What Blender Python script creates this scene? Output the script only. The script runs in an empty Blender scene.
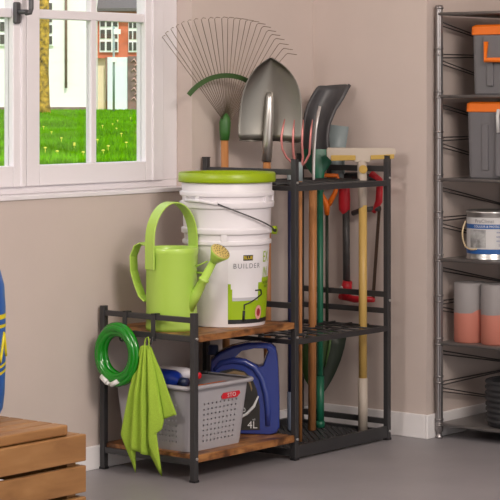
import bpy, bmesh, math, random
from mathutils import Vector, Matrix
random.seed(7)
S = bpy.context.scene
COL = S.collection
R = math.radians

# ------------------------------------------------------------------ camera, sky, sun, lights, exposure
cam_d = bpy.data.cameras.new('camera'); cam = bpy.data.objects.new('camera', cam_d); COL.objects.link(cam)
cam.location = (-5.799, -4.415, 1.15); cam.rotation_euler = (R(90), 0, R(-51))
cam_d.sensor_width = 36; cam_d.lens = 2100 / 500 * 36; cam_d.shift_y = -157 / 500
cam_d.clip_end = 600
S.camera = cam
w = bpy.data.worlds.new('sky'); S.world = w; w.use_nodes = True
wn = w.node_tree.nodes; wl = w.node_tree.links
bg = wn['Background']
tc = wn.new('ShaderNodeTexCoord'); sp = wn.new('ShaderNodeSeparateXYZ'); rp = wn.new('ShaderNodeValToRGB')
wl.new(tc.outputs['Generated'], sp.inputs[0]); wl.new(sp.outputs['Z'], rp.inputs[0]); wl.new(rp.outputs[0], bg.inputs[0])
rp.color_ramp.elements[0].color = (.95, .93, .9, 1); rp.color_ramp.elements[1].color = (.75, .87, 1, 1)
bg.inputs[1].default_value = 1.6
def light(name, kind, loc, energy, color, target=None, **kw):
    l = bpy.data.lights.new(name, kind); l.energy = energy; l.color = color
    for k, v in kw.items(): setattr(l, k, v)
    o = bpy.data.objects.new(name, l); o.location = loc; COL.objects.link(o)
    if target: o.rotation_euler = (Vector(target) - Vector(loc)).to_track_quat('-Z', 'Y').to_euler()
    return o
light('sun', 'SUN', (0, -20, 30), 3.0, (1, .95, .86), (12, 0, 0), angle=R(1.5))
light('added_key_light', 'AREA', (-2.3, -3.4, 2.55), 100, (1, .89, .81), (-.9, -.1, .5), shape='RECTANGLE', size=1.2, size_y=1.0)  # soft key added to light the room, an area light without any fixture
light('added_fill_light', 'AREA', (-4.6, -2.0, 2.6), 22, (1, .89, .82), (-.8, -.3, .3), shape='RECTANGLE', size=1.6, size_y=1.2)  # unseen area fill, added to lift the interior
light('added_side_light', 'AREA', (-4.3, -.55, 2.2), 34, (1, .93, .88), (-.4, -.1, 1.0), shape='RECTANGLE', size=.7, size_y=.7)  # added off-view area light, brightens the window reveal from the left
S.view_settings.view_transform = 'Standard'; S.view_settings.look = 'None'
S.view_settings.gamma = 1; S.view_settings.use_curve_mapping = False
S.view_settings.exposure = -0.04
S.cycles.max_bounces = 8

# ------------------------------------------------------------------ materials
def mat(name, col, rough=.5, metal=0, bump=0, bscale=200, var=0, vscale=20, emit=None, spec=None, coat=0, trans=0, subsurf=0):
    m = bpy.data.materials.new(name); m.use_nodes = True
    n = m.node_tree.nodes; l = m.node_tree.links; b = n['Principled BSDF']
    b.inputs['Base Color'].default_value = (*col, 1); b.inputs['Roughness'].default_value = rough
    b.inputs['Metallic'].default_value = metal
    if spec is not None: b.inputs['Specular IOR Level'].default_value = spec
    if coat: b.inputs['Coat Weight'].default_value = coat
    if trans: b.inputs['Transmission Weight'].default_value = trans
    if subsurf:
        b.inputs['Subsurface Weight'].default_value = subsurf; b.inputs['Subsurface Radius'].default_value = (.01, .01, .01)
    t = n.new('ShaderNodeTexCoord')
    if var:
        x = n.new('ShaderNodeTexNoise'); x.inputs['Scale'].default_value = vscale; x.inputs['Detail'].default_value = 5
        l.new(t.outputs['Object'], x.inputs['Vector'])
        c = n.new('ShaderNodeValToRGB'); c.color_ramp.elements[0].position = .3; c.color_ramp.elements[1].position = .7
        c.color_ramp.elements[0].color = (*[max(0, k * (1 - var)) for k in col], 1)
        c.color_ramp.elements[1].color = (*[min(1, k * (1 + var)) for k in col], 1)
        l.new(x.outputs['Fac'], c.inputs[0]); l.new(c.outputs[0], b.inputs['Base Color'])
    if bump:
        x = n.new('ShaderNodeTexNoise'); x.inputs['Scale'].default_value = bscale; x.inputs['Detail'].default_value = 4
        l.new(t.outputs['Object'], x.inputs['Vector'])
        u = n.new('ShaderNodeBump'); u.inputs['Strength'].default_value = bump; u.inputs['Distance'].default_value = .002
        l.new(x.outputs['Fac'], u.inputs['Height']); l.new(u.outputs[0], b.inputs['Normal'])
    return m
def wood(name, c0, c1, c2, scale=(2, 30, 30), rough=.5, knots=0):
    m = bpy.data.materials.new(name); m.use_nodes = True
    n = m.node_tree.nodes; l = m.node_tree.links; b = n['Principled BSDF']; b.inputs['Roughness'].default_value = rough
    t = n.new('ShaderNodeTexCoord'); mp = n.new('ShaderNodeMapping'); mp.inputs['Scale'].default_value = scale
    l.new(t.outputs['Object'], mp.inputs[0])
    x = n.new('ShaderNodeTexNoise'); x.inputs['Scale'].default_value = 3; x.inputs['Detail'].default_value = 8; x.inputs['Distortion'].default_value = .6
    l.new(mp.outputs[0], x.inputs['Vector'])
    c = n.new('ShaderNodeValToRGB'); e = c.color_ramp.elements
    e[0].position = .3; e[0].color = (*c0, 1); e[1].position = .7; e[1].color = (*c2, 1)
    k = e.new(.5); k.color = (*c1, 1)
    l.new(x.outputs['Fac'], c.inputs[0])
    out = c.outputs[0]
    if knots:
        y = n.new('ShaderNodeTexNoise'); y.inputs['Scale'].default_value = knots; y.inputs['Detail'].default_value = 3
        l.new(t.outputs['Object'], y.inputs['Vector'])
        r = n.new('ShaderNodeValToRGB'); r.color_ramp.elements[0].position = .38; r.color_ramp.elements[1].position = .52
        r.color_ramp.elements[0].color = (.25, .2, .17, 1); r.color_ramp.elements[1].color = (1, 1, 1, 1)
        l.new(y.outputs['Fac'], r.inputs[0])
        mx = n.new('ShaderNodeMixRGB'); mx.blend_type = 'MULTIPLY'; mx.inputs[0].default_value = .9
        l.new(out, mx.inputs[1]); l.new(r.outputs[0], mx.inputs[2]); out = mx.outputs[0]
    l.new(out, b.inputs['Base Color'])
    return m
M = dict(
    wall=mat('wall_paint', (.575, .487, .447), .85, bump=.08, bscale=90, var=.02, vscale=6),
    white=mat('white_lacquer', (.79, .755, .785), .4),
    baseboard=mat('baseboard_paint', (.83, .80, .80), .45),
    floor=mat('floor_epoxy', (.285, .268, .283), .42, bump=.05, bscale=40, var=.06, vscale=5),
    ceiling=mat('ceiling_paint', (.75, .73, .7), .9),
    steel=mat('black_powder_coat', (.035, .034, .036), .42, bump=.05, bscale=400),
    bolt=mat('zinc_bolt', (.6, .6, .6), .3, .9),
    rustic=wood('rustic_board', (.10, .035, .012), (.30, .12, .035), (.50, .24, .08), (3, 14, 14), .45, 16),
    lime=mat('lime_enamel', (.44, .66, .10), .38, coat=.2),
    lime_lid=mat('lime_plastic', (.29, .41, .0), .35),
    gold=mat('straw_plastic', (.62, .47, .14), .45),
    dark=mat('dark_hole', (.02, .02, .018), .7),
    bucket=mat('white_plastic', (.78, .745, .775), .33),
    lab_green=mat('label_green', (.31, .47, .0), .45), lab_white=mat('label_white', (.78, .755, .78), .45),
    black=mat('black_plastic', (.015, .015, .017), .45), yellow=mat('yellow_ink', (.8, .6, .02), .5),
    pale_ink=mat('pale_ink', (.5, .49, .52), .5),
    ink=mat('grey_ink', (.2, .2, .22), .5), red=mat('red_plastic', (.62, .015, .03), .35),
    seal=mat('seal_ink', (.75, .35, .3), .5), dkred=mat('dark_red_ink', (.35, .02, .03), .5),
    basket=mat('grey_basket_plastic', (.40, .385, .41), .5),
    blue=mat('blue_jug_plastic', (.028, .05, .25), .27, coat=.4), bluecap=mat('navy_plastic', (.015, .025, .07), .4),
    bluebox=mat('blue_bottle_plastic', (.01, .04, .33), .35),
    orange=mat('orange_plastic', (.80, .165, .006), .45),
    hose=mat('green_vinyl', (.0, .21, .004), .22, coat=.5), fitting=mat('white_fitting', (.75, .75, .72), .4),
    towel=mat('lime_terry', (.37, .56, .05), .95, bump=1.0, bscale=700, var=.1, vscale=300),
    handle=wood('ash_handle', (.33, .13, .04), (.45, .19, .065), (.55, .25, .10), (20, 20, 1.5), .45),
    rakegreen=mat('dark_green_paint', (.035, .085, .02), .45), tine=mat('spring_steel', (.25, .20, .15), .4, .7),
    grip=mat('green_socket', (.03, .12, .02), .45),
    blade=mat('brushed_steel', (.25, .235, .21), .36, .95, bump=.04, bscale=60),
    socket_steel=mat('socket_steel', (.52, .50, .47), .3, .9),
    pink=mat('copper_red_steel', (.55, .20, .19), .32, .45),
    greenpole=mat('green_fibre', (.01, .13, .07), .4), gunmetal=mat('gunmetal_plastic', (.065, .063, .068), .42),
    edge=mat('pale_steel', (.75, .73, .72), .35, .5),
    pan=mat('blue_grey_plastic', (.26, .31, .32), .45),
    navy=mat('navy_pole_paint', (.02, .025, .075), .4), slate=mat('slate_grip', (.14, .17, .24), .5),
    beige=mat('beige_plastic', (.50, .43, .36), .5), tan=mat('tan_sponge', (.50, .33, .08), .8),
    pole_y=mat('yellow_pole_paint', (.58, .38, .11), .45), brass=mat('brass_knob', (.5, .32, .07), .35, .3),
    sawgrey=mat('saw_frame_grey', (.085, .08, .08), .4, .3), sawblade=mat('saw_blade_brown', (.12, .08, .06), .5, .4), sawlight=mat('grey_rubber', (.4, .38, .36), .5),
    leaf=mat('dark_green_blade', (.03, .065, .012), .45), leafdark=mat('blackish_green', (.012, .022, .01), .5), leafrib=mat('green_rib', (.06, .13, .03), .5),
    pine=wood('pine_slat', (.25, .115, .038), (.32, .155, .053), (.38, .195, .072), (1.6, 9, 9), .5),
    tankblue=mat('tank_blue', (.01, .10, .42), .35), tankyellow=mat('tank_yellow', (.75, .62, .01), .4),
    chrome=mat('dark_chrome', (.33, .31, .31), .3, .9), shelfmetal=mat('grey_shelf_metal', (.25, .235, .23), .38, .55), wire=mat('dark_wire', (.07, .06, .058), .4, .5),
    boxgrey=mat('grey_box_plastic', (.145, .14, .15), .5), latch=mat('pale_latch', (.6, .6, .6), .4),
    tin=mat('tin', (.55, .54, .53), .3, .9), canblue=mat('can_blue', (.02, .10, .33), .4), canlabel=mat('can_paper', (.58, .57, .57), .5), canpic=mat('can_picture', (.36, .36, .36), .5, var=.5, vscale=40), bail=mat('cream_grip', (.6, .48, .3), .5),
    rubber=mat('dark_rubber', (.03, .03, .033), .6), labdark=mat('label_dark', (.03, .028, .025), .4), labtan=mat('label_tan', (.25, .17, .09), .4), labwhite=mat('label_print_white', (.75, .75, .75), .4),
    bark=mat('lichen_bark', (.35, .22, .02), .9, bump=.6, bscale=10, var=.9, vscale=5),
    grass=mat('grass_blades', (.115, .31, .0), .8, spec=0, var=.5, vscale=.35), soil=mat('lawn_ground', (.09, .25, .0), .9, spec=0, var=.4, vscale=.5),
    dand=mat('dandelion_petals', (.9, .8, .1), .6),
    stucco=mat('white_stucco', (.93, .91, .86), .9), cream=mat('cream_stucco', (.85, .72, .5), .9), brick=mat('red_brick', (.62, .17, .09), .9, var=.2, vscale=1.5),
    slate_roof=mat('dark_roof', (.10, .09, .09), .7), pane_dark=mat('dark_window', (.06, .06, .05), .2), wframe=mat('white_frame', (.9, .9, .88), .5),
    planks=mat('weathered_planks', (.22, .15, .13), .8, var=.3, vscale=2), graf=mat('graffiti_paint', (.75, .45, .4), .7), pipe=mat('dark_pipe', (.2, .12, .08), .6), polegrey=mat('grey_pole', (.25, .32, .3), .5), signwhite=mat('sign_white', (.85, .88, .85), .5), ventpanel=mat('pale_blue_panel', (.80, .88, .9), .6),
)
# roll wrapper: grey above a wavy line, salmon below
def wrapper():
    m = mat('roll_wrapper', (.27, .25, .25), .6)
    n = m.node_tree.nodes; l = m.node_tree.links
    t = n.new('ShaderNodeTexCoord'); s = n.new('ShaderNodeSeparateXYZ'); l.new(t.outputs['Object'], s.inputs[0])
    x = n.new('ShaderNodeTexNoise'); x.inputs['Scale'].default_value = 9; l.new(t.outputs['Object'], x.inputs['Vector'])
    a = n.new('ShaderNodeMath'); a.operation = 'MULTIPLY_ADD'; a.inputs[1].default_value = .10; l.new(x.outputs['Fac'], a.inputs[0]); l.new(s.outputs['Z'], a.inputs[2])
    g = n.new('ShaderNodeMath'); g.operation = 'GREATER_THAN'; g.inputs[1].default_value = .150; l.new(a.outputs[0], g.inputs[0])
    mx = n.new('ShaderNodeMixRGB'); mx.inputs[1].default_value = (.52, .185, .135, 1); mx.inputs[2].default_value = (.27, .25, .25, 1)
    l.new(g.outputs[0], mx.inputs[0]); l.new(mx.outputs[0], n['Principled BSDF'].inputs['Base Color'])
    return m
M['wrapper'] = wrapper()
def glassmat():
    m = bpy.data.materials.new('window_glass'); m.use_nodes = True
    n = m.node_tree.nodes; l = m.node_tree.links; n.remove(n['Principled BSDF'])
    t = n.new('ShaderNodeBsdfTransparent'); g = n.new('ShaderNodeBsdfGlossy'); g.inputs['Roughness'].default_value = .03
    f = n.new('ShaderNodeMixShader'); f.inputs[0].default_value = .06
    l.new(t.outputs[0], f.inputs[1]); l.new(g.outputs[0], f.inputs[2]); l.new(f.outputs[0], n['Material Output'].inputs[0])
    return m
M['glass'] = glassmat()

# ------------------------------------------------------------------ mesh helpers
class MB:
    def __init__(s): s.bm = bmesh.new()
    def box(s, x0, x1, y0, y1, z0, z1, bev=0):
        r = bmesh.ops.create_cube(s.bm, size=1)
        for v in r['verts']:
            v.co = Vector(((x0 + x1) / 2 + v.co.x * (x1 - x0), (y0 + y1) / 2 + v.co.y * (y1 - y0), (z0 + z1) / 2 + v.co.z * (z1 - z0)))
        if bev:
            es = {e for v in r['verts'] for e in v.link_edges}
            bmesh.ops.bevel(s.bm, geom=list(es), offset=bev, segments=2, affect='EDGES', profile=.5)
        return s
    def tube(s, pts, rad, n=10, closed=False, caps=True):
        pts = [Vector(p) for p in pts]; N = len(pts)
        rads = rad if isinstance(rad, (list, tuple)) else [rad] * N
        rings = []; up = None
        for i, p in enumerate(pts):
            if closed: t = pts[(i + 1) % N] - pts[i - 1]
            else: t = pts[min(i + 1, N - 1)] - pts[max(i - 1, 0)]
            t.normalize()
            if up is None: up = Vector((0, 0, 1)) if abs(t.z) < .9 else Vector((1, 0, 0))
            a = (up - t * up.dot(t)).normalized(); up = a; b = t.cross(a)
            rings.append([s.bm.verts.new(p + (a * math.cos(2 * math.pi * k / n) + b * math.sin(2 * math.pi * k / n)) * rads[i]) for k in range(n)])
        for i in range(N if closed else N - 1):
            A, B = rings[i], rings[(i + 1) % N]
            for k in range(n):
                f = s.bm.faces.new((A[k], A[(k + 1) % n], B[(k + 1) % n], B[k])); f.smooth = True
        if caps and not closed:
            s.bm.faces.new(rings[0][::-1]); s.bm.faces.new(rings[-1])
        return s
    def bar(s, p, q, wx, wy, up=(0, 0, 1)):      # rectangular bar between two points
        p, q = Vector(p), Vector(q); t = (q - p).normalized(); u = Vector(up)
        if abs(t.dot(u)) > .95: u = Vector((0, 1, 0))
        a = (u - t * u.dot(t)).normalized(); b = t.cross(a)
        vs = [[s.bm.verts.new(c + a * i * wy / 2 + b * j * wx / 2) for i, j in ((-1, -1), (1, -1), (1, 1), (-1, 1))] for c in (p, q)]
        for k in range(4): s.bm.faces.new((vs[0][k], vs[0][(k + 1) % 4], vs[1][(k + 1) % 4], vs[1][k]))
        s.bm.faces.new(vs[0][::-1]); s.bm.faces.new(vs[1])
        return s
    def lathe(s, prof, n=48, c=(0, 0), smooth=True, close=False):
        rings = []
        for r, z in prof:
            if r < 1e-6: rings.append([s.bm.verts.new((c[0], c[1], z))])
            else: rings.append([s.bm.verts.new((c[0] + r * math.sin(2 * math.pi * k / n), c[1] - r * math.cos(2 * math.pi * k / n), z)) for k in range(n)])
        P = list(zip(rings, rings[1:])) + ([(rings[-1], rings[0])] if close else [])
        for A, B in P:
            for k in range(n):
                k2 = (k + 1) % n
                vs = [A[k], A[k2], B[k2], B[k]] if len(A) > 1 and len(B) > 1 else ([A[0], B[k2], B[k]] if len(A) == 1 else [A[k], A[k2], B[0]])
                try: f = s.bm.faces.new(vs); f.smooth = smooth
                except ValueError: pass
        return s
    def grid(s, rows, smooth=True, closed=False):
        V = [[s.bm.verts.new(p) for p in r] for r in rows]
        for A, B in zip(V, V[1:]):
            m = len(A)
            for k in range(m if closed else m - 1):
                f = s.bm.faces.new((A[k], A[(k + 1) % m], B[(k + 1) % m], B[k])); f.smooth = smooth
        return s
    def prism(s, pts, vec, smooth=False):        # polygon extruded along vec
        a = [s.bm.verts.new(p) for p in pts]; b = [s.bm.verts.new(Vector(p) + Vector(vec)) for p in pts]; n = len(a)
        s.bm.faces.new(a); s.bm.faces.new(b[::-1])
        for k in range(n): s.bm.faces.new((a[k], b[k], b[(k + 1) % n], a[(k + 1) % n])).smooth = smooth
        return s
    def ball(s, c, r, sc=(1, 1, 1)):
        q = bmesh.ops.create_icosphere(s.bm, subdivisions=3, radius=r)
        for v in q['verts']: v.co = Vector((c[0] + v.co.x * sc[0], c[1] + v.co.y * sc[1], c[2] + v.co.z * sc[2]))
        for v in q['verts']:
            for f in v.link_faces: f.smooth = True
        return s
    def rounded(s, sx, sy, r, zs, n=6, cap0=True, cap1=True, c=(0, 0)):   # stack of rounded rectangles [(z, scale offset)]
        rows = []
        for z, o in zs:
            hx, hy, rr = sx / 2 + o, sy / 2 + o, max(.001, r + min(o, 0) * .5)
            ring = []
            for q, (ax, ay) in enumerate(((1, 1), (-1, 1), (-1, -1), (1, -1))):
                for k in range(n + 1):
                    t = math.pi / 2 * (q + k / n)
                    ring.append((c[0] + ax * (hx - rr) + rr * math.cos(t), c[1] + ay * (hy - rr) + rr * math.sin(t), z))
            rows.append(ring)
        V = [[s.bm.verts.new(p) for p in r_] for r_ in rows]
        for A, B in zip(V, V[1:]):
            m = len(A)
            for k in range(m): s.bm.faces.new((A[k], A[(k + 1) % m], B[(k + 1) % m], B[k])).smooth = False
        if cap0: s.bm.faces.new(V[0][::-1])
        if cap1: s.bm.faces.new(V[-1])
        return s
    def build(s, name, m, parent=None, off=None, solid=0, sub=0, bevel=0, recalc=True):
        if recalc: bmesh.ops.recalc_face_normals(s.bm, faces=s.bm.faces[:])
        if off: bmesh.ops.translate(s.bm, verts=s.bm.verts[:], vec=off)
        me = bpy.data.meshes.new(name); s.bm.to_mesh(me); s.bm.free()
        o = bpy.data.objects.new(name, me); COL.objects.link(o); me.materials.append(m if not isinstance(m, str) else M[m])
        if parent: o.parent = parent
        if sub:
            k = o.modifiers.new('sub', 'SUBSURF'); k.levels = k.render_levels = sub
        if solid:
            k = o.modifiers.new('solid', 'SOLIDIFY'); k.thickness = solid; k.offset = 0
        if bevel:
            k = o.modifiers.new('bev', 'BEVEL'); k.width = bevel; k.segments = 2; k.limit_method = 'ANGLE'
        return o
def tag(o, label, cat, group=None, kind=None):
    o['label'] = label; o['category'] = cat
    if group: o['group'] = group
    if kind: o['kind'] = kind
    return o
def thing(name, label, cat, loc=(0, 0, 0), rz=0, group=None):
    o = bpy.data.objects.new(name, None); o.empty_display_size = .05; COL.objects.link(o)
    o.location = loc; o.rotation_euler = (0, 0, rz)
    return tag(o, label, cat, group)
def struct(o): o['kind'] = 'structure'; return o
def neg(v): return (-v[0], -v[1], -v[2])
def text_mesh(body, size, m, name, parent, place, spacing=1, thick=0):   # place(x, y) -> point
    c = bpy.data.curves.new(name, 'FONT'); c.body = body; c.size = size; c.align_x = 'CENTER'; c.align_y = 'CENTER'; c.resolution_u = 3
    c.space_character = spacing
    t = bpy.data.objects.new('tmp', c); COL.objects.link(t)
    me = bpy.data.meshes.new_from_object(t.evaluated_get(bpy.context.evaluated_depsgraph_get()))
    bpy.data.objects.remove(t); bpy.data.curves.remove(c)
    for v in me.vertices: v.co = Vector(place(v.co.x, v.co.y))
    me.materials.clear(); me.materials.append(M[m]); me.name = name
    o = bpy.data.objects.new(name, me); COL.objects.link(o); o.parent = parent
    return o
CR = R(-51)      # turned so that local -y looks at the open side of the room where the viewer stands

# ------------------------------------------------------------------ the room
struct(MB().box(-7.2, .8, -9, .17, -.1, 0).build('floor', 'floor'))
struct(MB().box(-7.2, .8, -8.2, .17, 2.75, 2.85).build('ceiling', 'ceiling'))
wx0, wx1, wz0, wz1 = -2.17, -.645, .847, 2.05
wl_ = MB()
wl_.box(-7.2, wx0, 0, .16, 0, 2.75).box(wx1, .7, 0, .16, 0, 2.75).box(wx0, wx1, 0, .16, 0, wz0).box(wx0, wx1, 0, .16, wz1, 2.75)
struct(wl_.build('wall_back', 'wall'))
struct(MB().box(0, .7, -.475, 0, 0, 2.75).build('wall_right', 'wall'))
struct(MB().box(.55, .7, -9, -.475, 0, 2.75).build('wall_recess', 'wall'))
struct(MB().box(-7.3, -7.2, -9, .17, 0, 2.75).build('wall_left', 'wall'))
struct(MB().box(-7.2, -.0, -.012, 0, 0, .072, .003).build('baseboard_back', 'baseboard'))
struct(MB().box(-.012, 0, -.475, -.012, 0, .08, .003).build('baseboard_right', 'baseboard'))
struct(MB().box(-.012, .55, -.487, -.475, 0, .08, .003).build('baseboard_recess', 'baseboard'))

# window: fixed frame, two sashes with muntins, panes and a handle
win = bpy.data.objects.new('window_1', None); COL.objects.link(win); win.location = (-1.4, .06, wz0); struct(win)
WO = (1.4, -.06, -wz0)
f = MB()
f.box(wx0 + .0005, wx1 - .0005, .064, .13, wz0 + .001, wz0 + .024, .002).box(wx0, wx1, .064, .13, wz1 - .05, wz1)
f.box(wx1 - .075, wx1 - .0005, .0635, .13, wz0 + .0242, wz1 - .0502, .002).box(wx0 + .0005, wx0 + .075, .0635, .13, wz0 + .0242, wz1 - .0502, .002)
f.build('window_frame', 'white', win, WO)
MB().box(wx0, wx1, -.006, .064, wz0 - .012, wz0 + .001, .002).build('window_sill', 'white', win, WO)
def sash(x0, x1, fx0, fx1, mx):
    zb, zt, pb, pt = .871, 1.99, .933, 1.90
    m = MB()
    m.box(x0, fx0, .05, .09, zb, zt, .003).box(fx1, x1, .05, .09, zb, zt, .003)
    m.box(fx0, fx1, .05, .09, zb, pb, .003).box(fx0, fx1, .05, .09, pt, zt, .003)
    # raised inner moulding
    m.box(fx1 + .03, fx1 + .04, .045, .055, zb, zt, .002)
    so = m.build('sash', 'white', win, WO)
    k = MB().box(mx - .0, mx + .025, .057, .08, pb, pt, .003)
    for z in (1.374, ): k.box(fx0, fx1, .056, .082, z, z + .028, .003)
    k.build('muntin', 'white', so, WO)
    for a, b in ((fx0, mx), (mx + .025, fx1)):
        for c, e in ((pb, 1.374), (1.402, pt)):
            MB().box(a, b, .068, .072, c, e).build('glass_pane', 'glass', so, WO)
    return so
s1 = sash(-1.344, -.725, -1.289, -.813, -1.058)
s2 = sash(-2.09, -1.346, -2.02, -1.40, -1.72)
h = MB().box(-1.405, -1.381, .036, .05, 1.355, 1.42, .005).tube([(-1.393, .04, 1.39), (-1.393, .0, 1.39)], .007)
h.tube([(-1.393, .004, 1.386), (-1.377, .004, 1.388), (-1.372, .004, 1.40), (-1.372, .004, 1.50)], .0075)
h.build('window_handle', 'gunmetal', win, WO)

# ------------------------------------------------------------------ outdoors
struct(MB().box(-60, 260, .3, 260, .05, .2).build('lawn_ground', 'soil'))
VD = Vector((math.cos(R(39)), math.sin(R(39)), 0)); VR = Vector((math.sin(R(39)), -math.cos(R(39)), 0))
EYE = Vector((-5.8, -4.4, 0))
def far(dist, side, z=.2): p = EYE + VD * dist + VR * side; return (p.x, p.y, z)
g = MB()
for i in range(39000):
    dd = 24 + 90 * random.random() ** 1.5; u = random.uniform(-.125, -.03) if i % 3 else random.uniform(-.34, .12)
    p = Vector(far(dd, dd * u)); hh = random.uniform(.05, .13); ww = .012 * (1 + dd / 50); a = random.uniform(0, 6.28)
    q = Vector((math.cos(a), math.sin(a), 0)) * ww; l = Vector((random.uniform(-.05, .05), random.uniform(-.05, .05), hh))
    g.bm.faces.new([g.bm.verts.new(p - q), g.bm.verts.new(p + q), g.bm.verts.new(p + l)])
tag(g.build('lawn_grass', 'grass', recalc=False), 'sunlit green lawn grass outside the window', 'grass', kind='stuff')
spots = [(74, 2, 'a')]
for i, (px, py) in enumerate([(46, 152), (44, 128), (75, 149), (75, 147), (98, 143), (117, 130), (113, 125), (122, 136), (118, 121), (104, 155), (62, 141), (131, 118), (52, 134), (84, 157), (127, 146), (103, 127), (58, 156), (109, 150)]):
    dd = 2100 * .95 / (py - 93 + 3); p = far(dd, (px - 250) / 2100 * dd, .2)
    t = MB().lathe([(0, .1), (.018, .1), (.026, .115), (.016, .122), (0, .125)], 10).tube([(0, 0, 0), (0, 0, .11)], .006, 5)
    o = t.build('dandelion', 'dand'); o.location = p
    tag(o, 'tiny yellow dandelion dotted on the lawn outside the window', 'flower', 'dandelions on the lawn')
Z = 117.; k = 17.9
def FX(px): return (px - 250) / k
def FZ(py): return (110 - py) / k
hs = thing('white_house', 'overexposed white house across the lawn behind the lichened tree trunk', 'building', far(Z, 0), CR)
MB().box(FX(-330), FX(97), 0, 8, -.1, FZ(-60)).build('wall', 'stucco', hs)
def house_window(parent, x0, x1, y0, y1, nx, ny):
    fr = MB().box(FX(x0), FX(x1), -.12, .02, FZ(y1), FZ(y0)).build('window', 'wframe', parent)
    w_, h_ = (x1 - x0) / nx, (y1 - y0) / ny
    for i in range(nx):
        for j in range(ny):
            MB().box(FX(x0 + w_ * (i + .15)), FX(x0 + w_ * (i + .85)), -.16, -.11, FZ(y0 + h_ * (j + .85)), FZ(y0 + h_ * (j + .12))).build('pane', 'pane_dark', fr)
house_window(hs, 47.5, 54, 2, 46, 1, 4)
for q in range(7): house_window(hs, -8 - q * 46, 8 - q * 46, 8, 46, 2, 3)
MB().tube([(FX(67), -.15, FZ(88)), (FX(67), -.15, FZ(-60))], .07).build('drainpipe', 'pipe', hs)
MB().box(FX(-330), FX(97), -.1, .0, -.1, FZ(107)).build('plinth', 'planks', hs)
bh = thing('brick_house', 'red brick house with white windows and dark roof across the lawn', 'building', far(Z + 1, 0), CR)
MB().box(FX(97), FX(190), 0, 8, FZ(58), FZ(9)).build('wall', 'brick', bh)
MB().box(FX(97), FX(190), .3, 8, -.1, FZ(58)).build('ground_floor_wall', 'cream', bh)
MB().prism([(FX(97), -.6, FZ(11)), (FX(97), -.6, FZ(8)), (FX(97), 6, FZ(-60)), (FX(97), 8, FZ(-60)), (FX(97), 8, FZ(11))], (6, 0, 0)).build('roof', 'slate_roof', bh)
house_window(bh, 99, 118, 16, 52, 3, 3)
house_window(bh, 128, 141, 18, 52, 3, 3)
MB().box(FX(106), FX(127), -.05, .35, -.05, FZ(57)).build('door_panel', 'ventpanel', bh)
MB().tube([(FX(106), -.1, -.1), (FX(106), -.1, FZ(57))], .05).build('drainpipe', 'pipe', bh)
MB().box(FX(127.5), FX(160), -.15, .4, -.1, FZ(56)).build('plank_fence', 'planks', bh)
gm = MB()
for j in range(9):
    z = FZ(100 - j * 4.8); x = FX(133 + (j % 2) * 3)
    gm.tube([(x - .1, -.2, z), (x + .05, -.2, z + .16), (x + .18, -.2, z - .05), (x + .3, -.2, z + .12)], .035, 5)
gm.build('graffiti', 'graf', bh)
sg = thing('street_sign', 'thin grey post with a small white street sign beyond the lawn', 'sign', far(104, (114 - 250) / 2100 * 104), CR)
ks = 2100 / 104.
MB().tube([(0, 0, -.02), (0, 0, 86 / ks)], .06, 8).build('post', 'polegrey', sg)
MB().box(.0, 7 / ks, -.1, -.05, 78 / ks, 83 / ks).build('sign_board', 'signwhite', sg)
MB().box(-.1, .15, -.12, .1, 50 / ks, 55 / ks).build('clamp', 'signwhite', sg)
tr = thing('tree', 'lichen-yellow tree trunk on the lawn at the left of the panes', 'tree', far(96, (44 - 250) / 2100 * 96), CR)
MB().tube([(0, 0, -.05), (0, 0, .4), (-.02, 0, 2), (.02, 0, 4), (.0, 0, 8)], [.36, .28, .25, .24, .2], 14).build('trunk', 'bark', tr)
bm_ = MB()
for a, b in (((0, 0, 5), (1.8, .3, 8)), ((0, 0, 6), (-1.5, .4, 9)), ((0, 0, 5.2), (3.2, -.2, 6.2))): bm_.tube([a, b], [.1, .04], 8)
bm_.build('branches', 'bark', tr)

# ------------------------------------------------------------------ the tool organizer rack
UX0, UX1, UXM, UY0, UY1 = -1.0945, -.0905, -.600, -.395, -.013
U = thing('storage_rack', 'black steel tool rack with rustic boards standing in the room corner', 'shelf', (-.59, -.2, 0))
UO = (.59, .2, 0)
def post(x, y, h):
    p = MB().box(x - .0092, x + .0092, y - .0092, y + .0092, .004, h, .0015).build('post', 'steel', U, UO)
    MB().box(x - .011, x + .011, y - .011, y + .011, 0, .008, .002).build('foot', 'black', p, UO)
    if h > .9:
        MB().box(x - .0098, x + .0098, y - .0098, y + .0098, h, h + .003).build('cap', 'black', p, UO)
PX = (UX0 + .0095, UXM, UX1 - .0095); PY = (UY0 + .0095, UY1 - .0095)
for x in PX:
    for y in PY: post(x, y, .5 if x == PX[0] else .94)
def rail(x, y0, y1, z0, z1): MB().box(x - .007, x + .007, y0, y1, z0, z1, .001).build('rail', 'steel', U, UO)
ya, yb = PY[0] + .008, PY[1] - .01
for z0, z1 in ((.470, .486), (.414, .432), (.05, .068)): rail(PX[0], ya, yb, z0, z1)
for z0, z1 in ((.893, .911), (.843, .858), (.474, .492), (.362, .376), (.05, .068)): rail(PX[1], ya, yb, z0, z1)
for z0, z1 in ((.889, .908), (.843, .858), (.473, .491), (.419, .436), (.362, .376), (.052, .070)): rail(PX[2], ya, yb, z0, z1)
MB().box(PX[2] - .006, PX[2] + .006, -.150, -.140, .855, .892).build('upright', 'steel', U, UO)
def xrail(y, x0, x1, z0, z1, nm='rail'): MB().box(x0, x1, y - .007, y + .007, z0, z1, .001).build(nm, 'steel', U, UO)
xa, xb = PX[1] + .01, PX[2] - .01
for y in PY:
    for z0, z1 in ((.842, .860), (.361, .378)): xrail(y, xa, xb, z0, z1)
    xrail(y, xa, xb, .008, .046)
for x in (PX[1], PX[2]): rail(x, ya, yb, .012, .034)
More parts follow.
